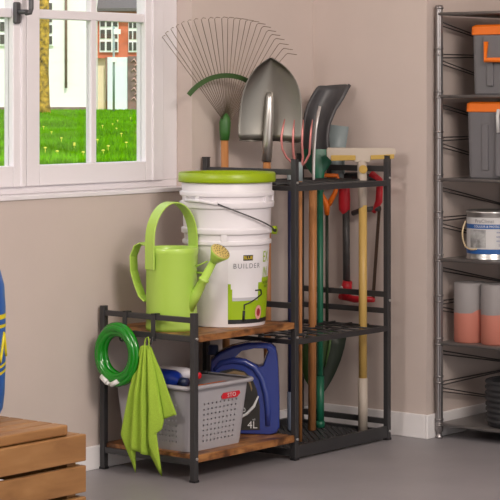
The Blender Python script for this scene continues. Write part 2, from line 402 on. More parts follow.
for z in (.858, .374):
    gm = MB()
    for i in range(1, 8):
        x = xa + (xb - xa) * i / 8; gm.tube([(x, PY[0], z), (x, PY[1], z)], .003, 6)
    for j in range(1, 5):
        y = ya + (yb - ya) * j / 5; gm.tube([(xa - .01, y, z + .004), (xb + .01, y, z + .004)], .003, 6)
    gm.build('grid_shelf', 'steel', U, UO)
def mesh_floor():
    g = MB(); x0, x1, y0, y1, z = xa - .01, xb + .01, PY[0], PY[1], .024
    L = y1 - y0; st = .026
    for sgn in (1, -1):
        c = x0 - L
        while c < x1 + L:
            # line x = c + sgn*(y-y0) clipped to the tray
            pts = []
            ts = sorted((max(0, min(L, (x0 - c) * sgn)), max(0, min(L, (x1 - c) * sgn))))
            if ts[1] - ts[0] > .005:
                g.bar((c + sgn * ts[0], y0 + ts[0], z), (c + sgn * ts[1], y0 + ts[1], z), .0048, .003)
            c += st
    g.build('mesh_tray', 'steel', U, UO)
mesh_floor()
def board(z0, z1):
    MB().box(UX0 + .012, UXM - .012, UY0 + .001, UY1 - .002, z0, z1, .0015).build('board', 'rustic', U, UO)
board(.413, .433); board(.058, .080)
bt = [(PX[1], UY0 - .001, z) for z in (.869, .385, .066)] + [(PX[2], UY0 - .001, z) for z in (.869, .463, .03)] + [(PX[0], UY0 - .001, z) for z in (.424, .07)]
for x, y, z in bt: MB().tube([(x, y - .003, z), (x, y + .003, z)], .004, 10).build('bolt', 'bolt', U, UO)

# ------------------------------------------------------------------ on the boards: watering can, bucket, basket, jug
wc = thing('watering_can', 'lime green metal watering can with straw-coloured rose on upper board', 'watering can', (-.993, -.217, .433), CR)
kx = 1 / 328.
prof = [(0, .004), (.076, .004), (.077, 0), (.0785, 0), (.079, .010), (.0765, .034), (.0775, .040), (.0775, .225), (.081, .232), (.0815, .247), (.080, .249), (.078, .247), (.0765, .228), (.074, .022), (0, .02)]
MB().lathe(prof, 56).build('body', 'lime', wc)
def ribbon(path, wdt, thick, across, n=1):     # flat strap along a path, width along 'across'
    m = MB(); rows = []; A = Vector(across).normalized(); P = [Vector(p) for p in path]
    for i, p in enumerate(P):
        t = (P[min(i + 1, len(P) - 1)] - P[max(0, i - 1)]).normalized(); nn = t.cross(A).normalized() * thick / 2
        rows.append([p - A * wdt / 2 - nn, p + A * wdt / 2 - nn, p + A * wdt / 2 + nn, p - A * wdt / 2 + nn])
    m.grid(rows, closed=True, smooth=False)
    b = m.bm; b.verts.ensure_lookup_table(); b.faces.new(b.verts[0:4]); b.faces.new(b.verts[-4:])
    return m
# top carrying strap: hoop seen obliquely
ang = R(40); ax = Vector((math.cos(ang), math.sin(ang), 0)); ac = Vector((-math.sin(ang), math.cos(ang), 0))
hp = [ax * -.083 + Vector((0, 0, .185)), ax * -.083 + Vector((0, 0, .24))]
hp += [ax * (-.083 * math.cos(t)) + Vector((0, 0, .27 + .115 * math.sin(t))) for t in [math.pi * i / 20 for i in range(21)]]
hp += [ax * .083 + Vector((0, 0, .24)), ax * .081 + Vector((0, 0, .185))]
hp = [p + ac * 0 for p in hp]
ribbon(hp, .044, .004, ac).build('carrying_handle', 'lime', wc, bevel=.001)
hp = [(-.072, 0, .255), (-.09, 0, .262), (-.112, 0, .252), (-.128, 0, .22), (-.126, 0, .175), (-.112, 0, .135), (-.095, 0, .10), (-.074, 0, .085)]
hp = [(x * .82 - .013, -x * .62 - .045, z) for x, y, z in hp]
ribbon(hp, .034, .004, (.6, .8, 0)).build('back_handle', 'lime', wc, bevel=.001)
sp_ = MB().tube([(.052, -.035, .066), (.078, -.044, .115), (.097, -.052, .151), (.0975, -.0525, .152), (.1005, -.053, .158), (.101, -.0535, .159), (.130, -.064, .214)], [.0185, .016, .0135, .0165, .0165, .013, .011], 20)
so_ = sp_.build('spout', 'lime', wc)
rd = Vector((.52, -.50, .78)).normalized(); rb = Vector((.128, -.063, .210))
ro = MB().tube([rb, rb + rd * .022, rb + rd * .040, rb + rd * .043], [.0115, .022, .0315, .0315], 28).build('rose', 'lime', wc)
fc = MB().tube([rb + rd * .043, rb + rd * .0455, rb + rd * .049], [.0305, .0305, .02], 28).build('rose_plate', 'gold', ro)
hm = MB(); e1 = rd.cross(Vector((0, 0, 1))).normalized(); e2 = rd.cross(e1)
for rr, n in ((.008, 5), (.016, 10), (.024, 15)):
    for i in range(n):
        t = 6.283 * i / n; c = rb + rd * (.0472 if rr > .02 else .0492) + (e1 * math.cos(t) + e2 * math.sin(t)) * rr
        hm.tube([c - rd * .003, c + rd * .0012], .0017, 6)
hm.build('rose_hole', 'dark', ro)
MB().tube([(.074, -.01, .173), (.118, -.056, .173)], .0035, 8).tube([(.07, -.02, .19), (.11, -.05, .21)], .0025, 6).build('spout_brace', 'lime', wc)

bk = thing('paint_bucket', 'tall white plastic paint bucket with lime green lid on upper board', 'bucket', (-.772, -.252, .433), CR)
def bR(z): return .1185 + .0235 * z / .44
bp = [(0, .003), (bR(0) - .004, .003), (bR(0) - .003, 0), (bR(0), .002), (bR(.25), .25), (bR(.25) + .006, .252), (bR(.26) + .006, .263), (bR(.26), .266), (bR(.28), .283), (bR(.28) + .008, .286), (bR(.30) + .008, .30), (bR(.30) + .001, .304), (bR(.36), .362), (bR(.36) + .008, .365), (bR(.38) + .009, .381), (bR(.38), .385), (bR(.40), .398), (bR(.40) + .007, .401), (bR(.41) + .007, .412), (bR(.41), .416), (bR(.43), .448), (bR(.43) - .004, .448), (.11, .01), (0, .01)]
MB().lathe(bp, 72).build('body', 'bucket', bk, bevel=.0008)
LZ = .432
MB().lathe([(0, LZ + .030), (.128, LZ + .030), (.130, LZ + .038), (.1475, LZ + .040), (.151, LZ + .036), (.152, LZ + .016), (.150, LZ + .010), (.146, LZ + .010), (.145, LZ + .024), (0, LZ + .02)], 72).build('lid', 'lime_lid', bk)
# upright ribs below the lid
rm = MB()
for a in (-62, -38, 58, 100, 150, 200, 250):
    t = R(a); c = bR(.39) + .003
    p = Vector((c * math.sin(t), -c * math.cos(t), .392)); rm.bar(p - Vector((0, 0, .012)), p + Vector((0, 0, .012)), .014, .008, (math.sin(t), -math.cos(t), 0))
for a in (-3, -120, 150):
    t = R(a); c = bR(.27) + .003
    p = Vector((c * math.sin(t), -c * math.cos(t), .275)); rm.bar(p - Vector((0, 0, .012)), p + Vector((0, 0, .012)), .018, .006, (math.sin(t), -math.cos(t), 0))
rm.build('rib', 'bucket', bk)
def onb(u, z, off=.0008):      # sideways distance u on the bucket face, height z
    r = bR(z) + off; q = max(-.99, min(.99, u / r)); t = math.asin(q); return (r * math.sin(t), -r * math.cos(t), z)
def bt_(th, z, off=.0008): r = bR(z) + off; return (r * math.sin(R(th)), -r * math.cos(R(th)), z)
def bpatch(name, m, t0, t1, z0, z1, off, par=None):
    n = max(2, int((t1 - t0) / 3))
    return MB().grid([[bt_(t0 + (t1 - t0) * i / n, z, off) for i in range(n + 1)] for z in (z0, z1)]).build(name, m, par or bk)
lb = bpatch('label', 'lab_white', 2, 96, .012, .238, .0006)
bpatch('label_panel', 'lab_green', 2, 96, .012, .118, .0010, lb)
bpatch('label_panel', 'lab_green', 2, 6, .118, .134, .0010, lb)
bpatch('label_panel', 'lab_green', 50, 58, .118, .136, .0010, lb)
bpatch('label_panel', 'lab_green', 58, 96, .118, .150, .0010, lb)
bpatch('label_band', 'black', 2, 96, .012, .025, .0014, lb)
bpatch('label_picture', 'lab_white', 8, 50, .082, .119, .0014, lb)
bpatch('label_roller_shade', 'pale_ink', 8, 50, .082, .092, .0017, lb)
bpatch('label_badge', 'black', 23, 38, .205, .222, .0014, lb)
text_mesh('BLUE', .014, 'yellow', 'badge_text', lb, lambda x, y: bt_(30.5 + math.degrees(x / .127), .2135 + y, .002))
text_mesh('BUILDER', .024, 'ink', 'label_text', lb, lambda x, y: bt_(30 + math.degrees(x / .15), .188 + y * .9, .0016), 1.25)
text_mesh('EX\nIN', .044, 'lab_green', 'label_text', lb, lambda x, y: bt_(66 + math.degrees(x * .7 / .127), .188 + y * 1.1, .0016), 1)
text_mesh('INTERIOR\nPAINT', .012, 'black', 'label_text', lb, lambda x, y: bt_(72 + math.degrees(x / .127), .127 + y, .0016), 1)
# roller picture
rl = [(44, .112), (56, .112), (58, .098), (34, .075), (26, .07), (26, .055)]
rmx = MB()
P = []
for (a0, z0), (a1, z1) in zip(rl, rl[1:]):
    for i in range(5): P.append(bt_(a0 + (a1 - a0) * i / 5, z0 + (z1 - z0) * i / 5, .002))
P.append(bt_(*rl[-1], .002)); rmx.tube(P, .0022, 6)
rmx.tube([bt_(25.5, .052, .002), bt_(25, .02, .002)], .004, 8)
rmx.build('label_roller_handle', 'black', lb)
MB().grid([[bt_(52 + 7 * math.cos(t) * q, .044 + .022 * math.sin(t) * q, .0024) for t in [6.2832 * i / 20 for i in range(20)]] for q in (1, .55)], closed=True).build('label_seal', 'seal', lb)
MB().grid([[bt_(52 + 4 * math.cos(t) * q, .044 + .013 * math.sin(t) * q, .0022) for t in [6.2832 * i / 20 for i in range(20)]] for q in (1, .01)], closed=True).build('label_seal_center', 'dkred', lb)
# bail wire with green lug
lug = Vector(bt_(86, .292, .012))
wire = [lug]
for i in range(1, 13):
    a = 86 - i * 8.0; wire.append(Vector(bt_(a, .292 + .088 * (i / 12) ** 1.15, .013)))
bw = MB().tube(wire, .0022, 8).build('bail_wire', 'gunmetal', bk)
MB().tube([wire[-1] , Vector(bt_(-30, .388, .016)), Vector(bt_(-55, .388, .014))], .0055, 10).build('bail_grip', 'bucket', bw)
MB().tube([lug * 1 + Vector((-.006, .0, 0)), lug + Vector((.008, -.004, 0))], .013, 18).build('lug', 'lime_lid', bk)
MB().tube([lug + Vector((.0, -.012, 0)), lug + Vector((.006, -.016, 0))], .005, 10).build('lug_pin', 'black', bk)

# grey perforated basket
bs = thing('storage_basket', 'grey perforated plastic basket on the lower board behind the towel', 'basket', (-.931, -.205, .080))
def basket():
    W, L, Hh = .250, .276, .192; rc = .03
    per = []
    segs = [(1, 1), (-1, 1), (-1, -1), (1, -1)]
    def ring(z):
        o = .018 * z / Hh; hx, hy = W / 2 + o, L / 2 + o; pts = []
        # straight sides sampled finely for the holes, corners rounded
        def side(a, b, n): return [(a[0] + (b[0] - a[0]) * (i + .28 * (i % 2)) / n, a[1] + (b[1] - a[1]) * (i + .28 * (i % 2)) / n, z) for i in range(n)]
        def corner(cx, cy, t0): return [(cx + rc * math.cos(t0 + math.pi / 2 * i / 5), cy + rc * math.sin(t0 + math.pi / 2 * i / 5), z) for i in range(5)]
        pts += side((hx, -hy + rc), (hx, hy - rc), 33); pts += corner(hx - rc, hy - rc, 0)
        pts += side((hx - rc, hy), (-hx + rc, hy), 23); pts += corner(-hx + rc, hy - rc, math.pi / 2)
        pts += side((-hx, hy - rc), (-hx, -hy + rc), 33); pts += corner(-hx + rc, -hy + rc, math.pi)
        pts += side((-hx + rc, -hy), (hx - rc, -hy), 23); pts += corner(hx - rc, -hy + rc, 1.5 * math.pi)
        return pts
    zs = [0, .012, .024]; z = .024
    for i in range(8): z += .0060; zs.append(z); z += .0100; zs.append(z)
    zs += [.165, Hh]
    rows = [ring(z) for z in zs]; n = len(rows[0])
    m = MB(); V = [[m.bm.verts.new(p) for p in r] for r in rows]
    lim = [(0, 33), (38, 61), (66, 99), (104, 127)]
    for i in range(len(zs) - 1):
        for j in range(n):
            hole = 2 <= i < 18 and i % 2 == 0 and any(a + 3 <= j < b - 3 and (j - a) % 2 == 1 for a, b in lim)
            if hole: continue
            m.bm.faces.new((V[i][j], V[i][(j + 1) % n], V[i + 1][(j + 1) % n], V[i + 1][j]))
    m.bm.faces.new(V[0][::-1])
    m.build('body', 'basket', bs, solid=.0022)
    k = MB(); top = ring(Hh); V = []
    for o, dz in ((0, -.004), (.012, -.004), (.014, .002), (.012, .006), (0, .006)):
        row = []
        for x, y, z in top:
            l = math.hypot(x / (W / 2), y / (L / 2)); row.append((x + (o if x > 0 else -o) * min(1, abs(x) / (W / 2)), y + (o if y > 0 else -o) * min(1, abs(y) / (L / 2)), z + dz))
        V.append(row)
    k.grid(V, closed=True).build('rim', 'basket', bs, solid=.002)
    fy = -L / 2 - .0185 * .87
    lp = MB()
    y_ = fy - .0015
    lp.prism([(-.045 + .05, y_, .146), (.030 + .046, y_, .146), (.040 + .05, y_, .156), (.036 + .05, y_, .164), (-.040 + .05, y_, .164), (-.049 + .05, y_, .154)], (0, -.0015, 0))
    b = lp.build('label_plate', 'red', bs)
    text_mesh('STO', .017, 'labwhite', 'label_text', b, lambda x, y: (.048 + x * 1.3, y_ - .0025, .155 + y))
basket()
def bottle(name, label, m, capm, L, r, loc, rot, n=20, capname='cap'):
    t = thing(name, label, 'bottle', loc); t.rotation_euler = rot
    MB().lathe([(0, 0), (r * .9, 0), (r, .006), (r, L * .62), (r * .85, L * .72), (r * .36, L * .82), (r * .36, L * .86), (0, L * .86)], n).build('body', m, t)
    MB().lathe([(0, L * .85), (r * .45, L * .85), (r * .43, L), (0, L)], n).build(capname, capm, t)
    return t
bottle('cleaner_bottle', 'deep blue cleaner bottle lying in the grey basket', 'bluebox', 'bluecap', .15, .033, (-.985, -.130, .276), (R(90), 0, R(-4)))
bottle('glue_bottle', 'white bottle with a bright red cap lying in the basket', 'bucket', 'red', .17, .022, (-.935, -.125, .288), (R(88), 0, R(-6)))
bottle('sealant_bottle', 'black slim bottle lying across the basket contents', 'gunmetal', 'black', .15, .013, (-.90, -.09, .28), (R(88), 0, R(30)))
bg_ = thing('cloth_bag', 'folded orange cloth lying along the inside of the basket rim', 'cloth', (-.905, -.318, .230))
MB().rounded(.15, .06, .015, [(0, -.006), (.006, 0), (.032, 0), (.037, -.006)]).build('cloth', 'orange', bg_)

# blue oil jug
jg = thing('oil_jug', 'blue plastic motor oil jug with moulded handle on the lower board', 'jug', (-.665, -.245, .080), CR)
s_ = 1 / 320.
def J(px, py): return ((px - 248) * s_, 0, (437 - py) * s_)
out = [(213, 436), (211, 430), (211, 372), (212, 362), (220, 355), (233, 348.5), (248, 345), (262, 344.5), (272, 346), (277, 350), (279, 358), (280, 372), (281, 400), (281, 430), (278, 436), (272, 438)]
hole = [(236, 360), (243, 353.5), (255, 351), (267, 351), (269, 354), (264, 368), (260, 369), (250, 365.5)]
def jug_body():
    m = MB(); D = .084
    def slab(y, inset):
        o = []
        cx, cy = 247, 395
        for px, py in out:
            p = J(px + (cx - px) * inset, py + (cy - py) * inset); o.append(m.bm.verts.new((p[0], y, p[2])))
        h = []
        for px, py in hole:
            p = J(px + (px - 253) * inset * 2.0, py + (py - 359) * inset * 2.0); h.append(m.bm.verts.new((p[0], y, p[2])))
        return o, h
    L = [slab(-D / 2, .05), slab(-D / 2 + .008, .012), slab(-D / 2 + .022, 0), slab(D / 2 - .022, 0), slab(D / 2 - .008, .012), slab(D / 2, .05)]
    for (o0, h0), (o1, h1) in zip(L, L[1:]):
        for a, b in ((o0, o1), (h0, h1)):
            n = len(a)
            for k_ in range(n): m.bm.faces.new((a[k_], a[(k_ + 1) % n], b[(k_ + 1) % n], b[k_])).smooth = True
    for o, h in (L[0], L[-1]):
        es = []
        for a in (o, h):
            for k_ in range(len(a)):
                e = m.bm.edges.get((a[k_], a[(k_ + 1) % len(a)])); es.append(e)
        bmesh.ops.triangle_fill(m.bm, edges=es, use_beauty=True)
    return m
jug_body().build('body', 'blue', jg)
MB().lathe([(0, 0), (.019, 0), (.019, .006), (.0165, .008), (.0165, .027), (.013, .03), (0, .03)], 24).build('cap', 'bluecap', jg, (-.106, 0, .247))
# raised rib arching round the label recess
arc = [J(px, py) for px, py in [(207 + 8, 372), (222, 365), (234, 362.5), (246, 364), (256, 370), (263, 381), (267, 396), (269, 412), (269, 428)]]
MB().tube([(x, -.0405, z) for x, y, z in arc], [.006, .009, .0105, .011, .011, .0105, .0105, .0105, .008], 12).build('handle_rib', 'blue', jg)
lp = [J(px, py) for px, py in [(214, 432), (214, 380), (222, 373), (234, 370.5), (245, 373), (253, 380), (258, 392), (261, 408), (261, 432)]]
lbj = MB().prism([(x, -.0430, z) for x, y, z in lp], (0, -.002, 0)).build('label', 'labdark', jg)
sw = [J(px, py) for px, py in [(222, 378), (235, 374), (245, 376), (251, 384), (253, 392)]]
ribbon([(x, -.0457, z) for x, y, z in sw], .010, .001, (.3, 0, .95)).build('label_band', 'labtan', lbj)
sw = [J(px, py) for px, py in [(228, 421), (240, 420), (248, 415.5), (255, 408), (259.5, 398)]]
MB().tube([(x, -.0460, z) for x, y, z in sw], [.002, .004, .0045, .0045, .002], 8).build('label_swoosh', 'labwhite', lbj)
sw = [J(px, py) for px, py in [(224, 385), (232, 381.5), (240, 381)]]
MB().tube([(x, -.0460, z) for x, y, z in sw], .0022, 8).build('label_swoosh', 'labwhite', lbj)
def jp(px, py, k=1): c = J(px, py); return lambda x, y: (c[0] + x * k, -.0480, c[2] + y)
text_mesh('4L', .032, 'labwhite', 'label_text', lbj, jp(253.5, 427))
text_mesh('30', .02, 'labwhite', 'label_text', lbj, jp(243.5, 412))
text_mesh('oil', .009, 'labwhite', 'label_text', lbj, jp(255, 421.3))

# ------------------------------------------------------------------ hung on the end rail: hooks, hose, towel
def hook(label, y):
    t = thing('hook', label, 'hook', (PX[0], y, .47), 0, 'black hooks over the end rail')
    MB().box(-.0115, -.0085, -.008, .008, -.062, .018).box(-.0115, .0115, -.008, .008, .0165, .0195).box(.0085, .0115, -.008, .008, .0, .018).build('strap', 'steel', t)
    MB().tube([(-.010, 0, -.050), (-.014, 0, -.062), (-.022, 0, -.070), (-.031, 0, -.066), (-.034, 0, -.052)], .003, 8).build('hook_arm', 'steel', t)
hook('flat black hook carrying the green hose coil', -.118)
hook('flat black hook carrying the lime green towel', -.233)
hz = thing('hose', 'bright green garden hose coil hanging on the end of the rack', 'hose', (-1.128, -.122, .262))
pts = []
n = 5
for i in range(n * 40 + 1):
    t = 2 * math.pi * i / 40; L = i / 40
    lay = [(-.012, .0), (.012, .002), (-.010, -.020), (.012, -.022), (-.016, -.012), (-.006, -.002)]
    a, b = lay[int(L)], lay[min(5, int(L) + 1)]; q = L - int(L)
    rr = .080 + a[1] + (b[1] - a[1]) * q; xo = a[0] + (b[0] - a[0]) * q
    ph = t - R(110)
    pts.append((xo * .8 - .004, -rr * math.cos(ph) * 1.0, .100 + rr * 1.08 * math.sin(ph)))
MB().tube(pts, .0105, 12).build('coil', 'hose', hz)
MB().tube([(-.022, .048, .032), (-.026, .022, .016)], .0085, 14).tube([(-.026, .022, .016), (-.027, .012, .012)], .006, 10).build('fitting', 'fitting', hz)
MB().tube([(-.022, -.020, .024), (-.026, .006, .010)], .0075, 14).build('fitting', 'fitting', hz)

tw = thing('towel', 'lime green terry towel hanging by its loop from the end rail', 'towel', (-1.128, -.23, .015))
ks = 1 / (.777 * 337); kz = 1 / 337.
def T(px, py, dep): return Vector((dep, -(px - 148) * ks, (474 - py) * kz + .0))
cols = [((153, 347), (160, 372), (176, 412), .016), ((152, 346), (158, 385), (164, 418), .012), ((152, 346), (160, 390), (165, 427), .002), ((151, 345.5), (156, 395), (153, 440), -.010), ((151, 345.5), (155, 400), (166, 474), -.002), ((150, 345), (151, 400), (152, 456), .006), ((149, 345), (150, 400), (150, 453), -.020), ((148, 345), (145, 400), (145, 453), -.006), ((147, 345), (142, 400), (138, 450), -.020), ((146, 346), (137, 400), (139, 474), -.004), ((145, 346), (133, 400), (127, 438), -.014), ((144, 347), (135, 385), (124, 426), .006)]
dens = []
for (c0, c1) in zip(cols, cols[1:]):
    for i in range(6):
        q = i / 6; qs = q * q * (3 - 2 * q)
        dens.append([tuple(c0[j][k_] * (1 - q) + c1[j][k_] * q for k_ in (0, 1)) for j in range(3)] + [c0[3] * (1 - qs) + c1[3] * qs])
dens.append([cols[-1][0], cols[-1][1], cols[-1][2], cols[-1][3]])
rows = []
for v in range(25):
    q = v / 24; row = []
    for a, b, c, dp in dens:
        px = (1 - q) ** 2 * a[0] + 2 * q * (1 - q) * b[0] + q * q * c[0]; py = (1 - q) ** 2 * a[1] + 2 * q * (1 - q) * b[1] + q * q * c[1]
        row.append(T(px, py, dp * (.35 + .75 * min(1, q * 2.2)) * 1.1))
    rows.append(row)
MB().grid(rows).build('cloth', 'towel', tw, solid=.0035)
ribbon([T(149, 348, -.006), T(148.5, 342, -.004), T(149, 337.5, .001), T(151, 336.5, .001), T(153, 340, -.004), T(153.5, 348, -.006)], .004, .002, (1, 0, 0)).build('loop', 'towel', tw)

# ------------------------------------------------------------------ tools in the tall section (local x to the viewer's right, -y to the viewer)
ZB = .0265
def stick(p0, p1, r, n=16): return MB().tube([p0, p1], r, n)
# fan rake
s_ = 1 / 308.
rk = thing('leaf_rake', 'wire leaf rake fanned out against the wall beside the window', 'rake', (-.541, -.06, ZB), CR)
def K(px, py, y=0, s0=s_, cx=226.5, base=438.6): return Vector(((px - cx) * s0, y, (base - py) * s0))
MB().tube([(0, 0, 0), K(224.3, 132, -.0)], .0125, 16).build('handle', 'handle', rk)
MB().tube([K(224.3, 140), K(224.5, 132), K(224.8, 122), K(225, 116), K(225, 113)], [.0145, .0175, .019, .014, .006], 16).build('socket', 'grip', rk)
fan = Vector((math.cos(R(46)), math.sin(R(46)), 0))     # spread direction in the rake's own frame: nearly along the wall
def fanpt(px, py):                                       # point of the fan plane through the socket
    u = (px - 225) * s_ / fan.x; return Vector((fan.x * u, fan.y * u, (438.6 - py) * s_))
tips = [(163, 37), (166, 33), (171, 29), (176, 26), (181, 23), (187, 21), (193, 19.5), (200, 18.5), (207, 18), (213, 17.5), (220, 17), (226, 17), (232, 17.5), (238, 18), (244, 19), (249, 20), (255, 22), (260, 25), (265, 29), (269, 33), (273, 37), (277, 42), (281, 47), (285, 52)]
hk = Vector((.8, -.6, 0)).normalized()
band = []
for i in range(15):
    q = i / 14; t = R(-52 + 104 * q); px = 225 + 47 * math.sin(t); py = 126 - 51 * math.cos(t); band.append(fanpt(px, py) + Vector((0, -.003, 0)))
ribbon(band, .008, .016, (0, 1, 0)).build('tine_band', 'rakegreen', rk)
for tx, ty in tips:
    b = fanpt(224.8, 117 + abs(tx - 225) * .12); t = fanpt(tx, ty)
    side = max(0, (tx - 180) / 105.)
    MB().tube([b, b.lerp(t, .5), t - Vector((0, 0, .004)), t + hk * .008 + Vector((0, 0, .001)), t + hk * (.012 + .034 * side) - Vector((0, 0, .004 * side))], .00115, 6).build('tine', 'tine', rk)

# round-point shovel
s_ = 1 / 307.
sv = thing('shovel', 'large pointed steel shovel with wooden shaft, blade upward beside the bucket', 'shovel', (-.455, -.162, ZB), CR)
def K2(px, py, y=0): return Vector(((px - 270) * s_, y, (438.5 - py) * s_))
MB().tube([(0, 0, 0), K2(269, 150)], .0125, 16).build('shaft', 'handle', sv)
MB().tube([K2(268.5, 162), K2(270, 140, -.004), K2(271.5, 115, -.006), K2(272, 98, -.004), K2(272, 92.5, -.002)], [.0165, .0172, .0152, .012, .0075], 20).build('socket', 'socket_steel', sv)
L_ = [(240.5, 140), (240.5, 127), (241.5, 112), (243.5, 98), (247, 86), (252, 76), (259, 67.5), (266, 62), (272, 58.5)]
R_ = [(304, 143), (304, 129), (304.5, 112), (303.5, 98), (300.5, 86), (295.5, 76), (288, 67.5), (280, 62), (274, 58.5)]
rows = []
for i, (a, b) in enumerate(zip(L_, R_)):
    row = []
    for j in range(17):
        q = j / 16; px = a[0] + (b[0] - a[0]) * q; py = a[1] + (b[1] - a[1]) * q; e = (q - .5) * 2
        dep = .016 - .030 * e * e - (.02 * (i / 8) ** 2)
        if i == 0: dep -= .006 * (1 - math.exp(-(e * 3) ** 2))
        row.append(K2(px, py, dep))
    rows.append(row)
MB().grid(rows).build('blade', 'blade', sv, solid=.0022, sub=1)
MB().tube([K2(241.5, 140.5, -.012), K2(255, 141.5, .0), K2(264, 141, .006)], .0022, 8).build('foot_rest', 'blade', sv)
MB().tube([K2(281, 141.5, .006), K2(292, 142.5, 0), K2(303.5, 143.5, -.012)], .0022, 8).build('foot_rest', 'blade', sv)

# hand fork on a thin wooden stick
s_ = 1 / 308.
fk = thing('garden_fork', 'copper-red four-tined fork standing tines up behind the middle post', 'fork', (-.432, -.278, ZB), CR)
def K3(px, py, y=0): return Vector(((px - 300) * s_, y, (440.5 - py) * s_))
MB().tube([(0, 0, 0), K3(300, 176)], .0062, 12).build('handle', 'handle', fk)
MB().tube([K3(300, 182), K3(300, 168), K3(300, 163)], [.008, .008, .006], 12).build('ferrule', 'pan', fk)
for q in ([(284.5, 120.5), (282.5, 130), (281, 140), (282, 150), (286, 158), (293, 165), (299, 168)], [(294, 121), (293, 132), (292.5, 145), (293.5, 158), (296, 165), (299, 168)], [(303, 121), (302, 132), (301.5, 145), (302.5, 158), (301.5, 165), (300, 168)], [(312, 121), (310.5, 132), (309.5, 145), (309, 155), (305, 163), (300, 168)]):
    MB().tube([K3(x, y, -.012 * math.sin(min(1, (168 - y) / 45) * 3.0)) for x, y in q], [.0015] + [.0038] * (len(q) - 1), 10).build('tine', 'pink', fk)

# narrow draining spade seen edge-on
s_ = 1 / 300.
ds = thing('edging_spade', 'narrow steel blade seen edge-on atop the thick wooden shaft', 'spade', (-.231, -.172, ZB), CR)
def K4(px, py, y=0): return Vector(((px - 312) * s_, y, (430 - py) * s_))
MB().tube([(0, 0, 0), K4(313, 182)], .0135, 16).build('shaft', 'handle', ds)
rows = []
for px, py in [(313.5, 188), (313, 175), (313.2, 160), (313.8, 145), (315, 130), (316.8, 118), (319.5, 106)]:
    w_ = .05 * (1 if py > 112 else .35)
    rows.append([K4(px + .15 * abs(j - 3), py, (j - 3) / 3 * w_) for j in range(7)])
MB().grid(rows).build('blade', 'edge', ds, solid=.007)

# big scoop-bladed shovel on a green pole
gs = thing('scoop_shovel', 'dark grey scoop shovel leaning up on a green pole', 'shovel', (-.165, -.156, ZB), CR)
s_ = 1 / 297.
def K5(px, py, y=0): return Vector(((px - 319.5) * s_, y, (427 - py) * s_))
MB().tube([(0, 0, 0), (0, 0, .02), (0, 0, .022)], [.016, .016, .012], 16).tube([K5(319.5, 421), K5(319.5, 180)], .0105, 16).build('pole', 'greenpole', gs)
MB().tube([K5(319.5, 426), K5(319.5, 376)], .0135, 16).build('end_sleeve', 'greenpole', gs)
gl = [(302, 166), (301, 150), (302, 135), (303.5, 120), (306, 108), (311, 98), (318, 86)]
gr = [(330, 162), (328, 150), (327, 137), (329, 124), (335, 110), (343, 98), (350, 85)]
rows = []
for i, (a, b) in enumerate(zip(gl, gr)):
    rows.append([K5(a[0] + (b[0] - a[0]) * j / 10, a[1] + (b[1] - a[1]) * j / 10, .03 - .045 * (i / 6) ** 1.5 * 0 + .05 * ((j / 10 - .5) * 2) ** 2 * -.6 + .012 * i) for j in range(11)])
MB().grid(rows).build('blade', 'gunmetal', gs, solid=.009, sub=1)
MB().tube([K5(350, 85, .078), K5(343, 98, .066), K5(335, 110, .054), K5(329, 124, .042), K5(327, 137, .03), K5(328, 150, .018)], .006, 10).build('blade_rim', 'gunmetal', gs)
rows = []
for i, (a, b) in enumerate([((300.5, 149.5), (328, 149.5)), ((301, 158), (330, 158)), ((305, 166), (331, 163)), ((312, 176), (324, 173)), ((315.5, 186), (323.2, 184)), ((316, 192), (323, 192))]):
    for_ = []
    for j in range(16):
        t = 6.2832 * j / 16; c = ((a[0] + b[0]) / 2, (a[1] + b[1]) / 2); for_.append(K5(c[0] + (b[0] - a[0]) / 2 * math.cos(t), c[1] + (b[1] - a[1]) / 2 * math.cos(t), .012 * math.sin(t) + max(0, (170 - c[1]) * .0006)))
    rows.append(for_)
MB().grid(rows, closed=True).build('blade_socket', 'greenpole', gs)

# blue-grey dustpan clipped behind the rail
dp = thing('dustpan', 'blue-grey plastic dustpan peeking up behind the T-shaped squeegee head', 'dustpan', (-.094, -.135, .907), CR)
MB().grid([[(.0, .0, -.045), (.054, .0, -.045)], [(.0, .006, .0), (.054, .006, .0)], [(.002, .012, .06), (.062, .012, .06)], [(.006, .016, .136), (.072, .016, .128)]]).build('pan', 'pan', dp, solid=.004)
MB().box(.053, .057, -.012, .014, -.03, .03).build('side_lip', 'pan', dp)

# navy pole behind the middle post
np_ = thing('mop_pole', 'navy blue pole with slate grip standing behind the middle post', 'pole', (-.287, -.125, ZB), CR)
s_ = 1 / 302.
MB().tube([(0, 0, .13), (0, 0, .82)], .0095, 14).build('pole', 'navy', np_)
MB().tube([(0, 0, 0), (0, 0, .006), (0, 0, .13)], [.009, .0115, .0115], 14).build('grip', 'slate', np_)
MB().tube([(0, 0, .82), (0, 0, .826), (0, 0, .866)], [.009, .012, .012], 14).build('end_cap', 'pan', np_)

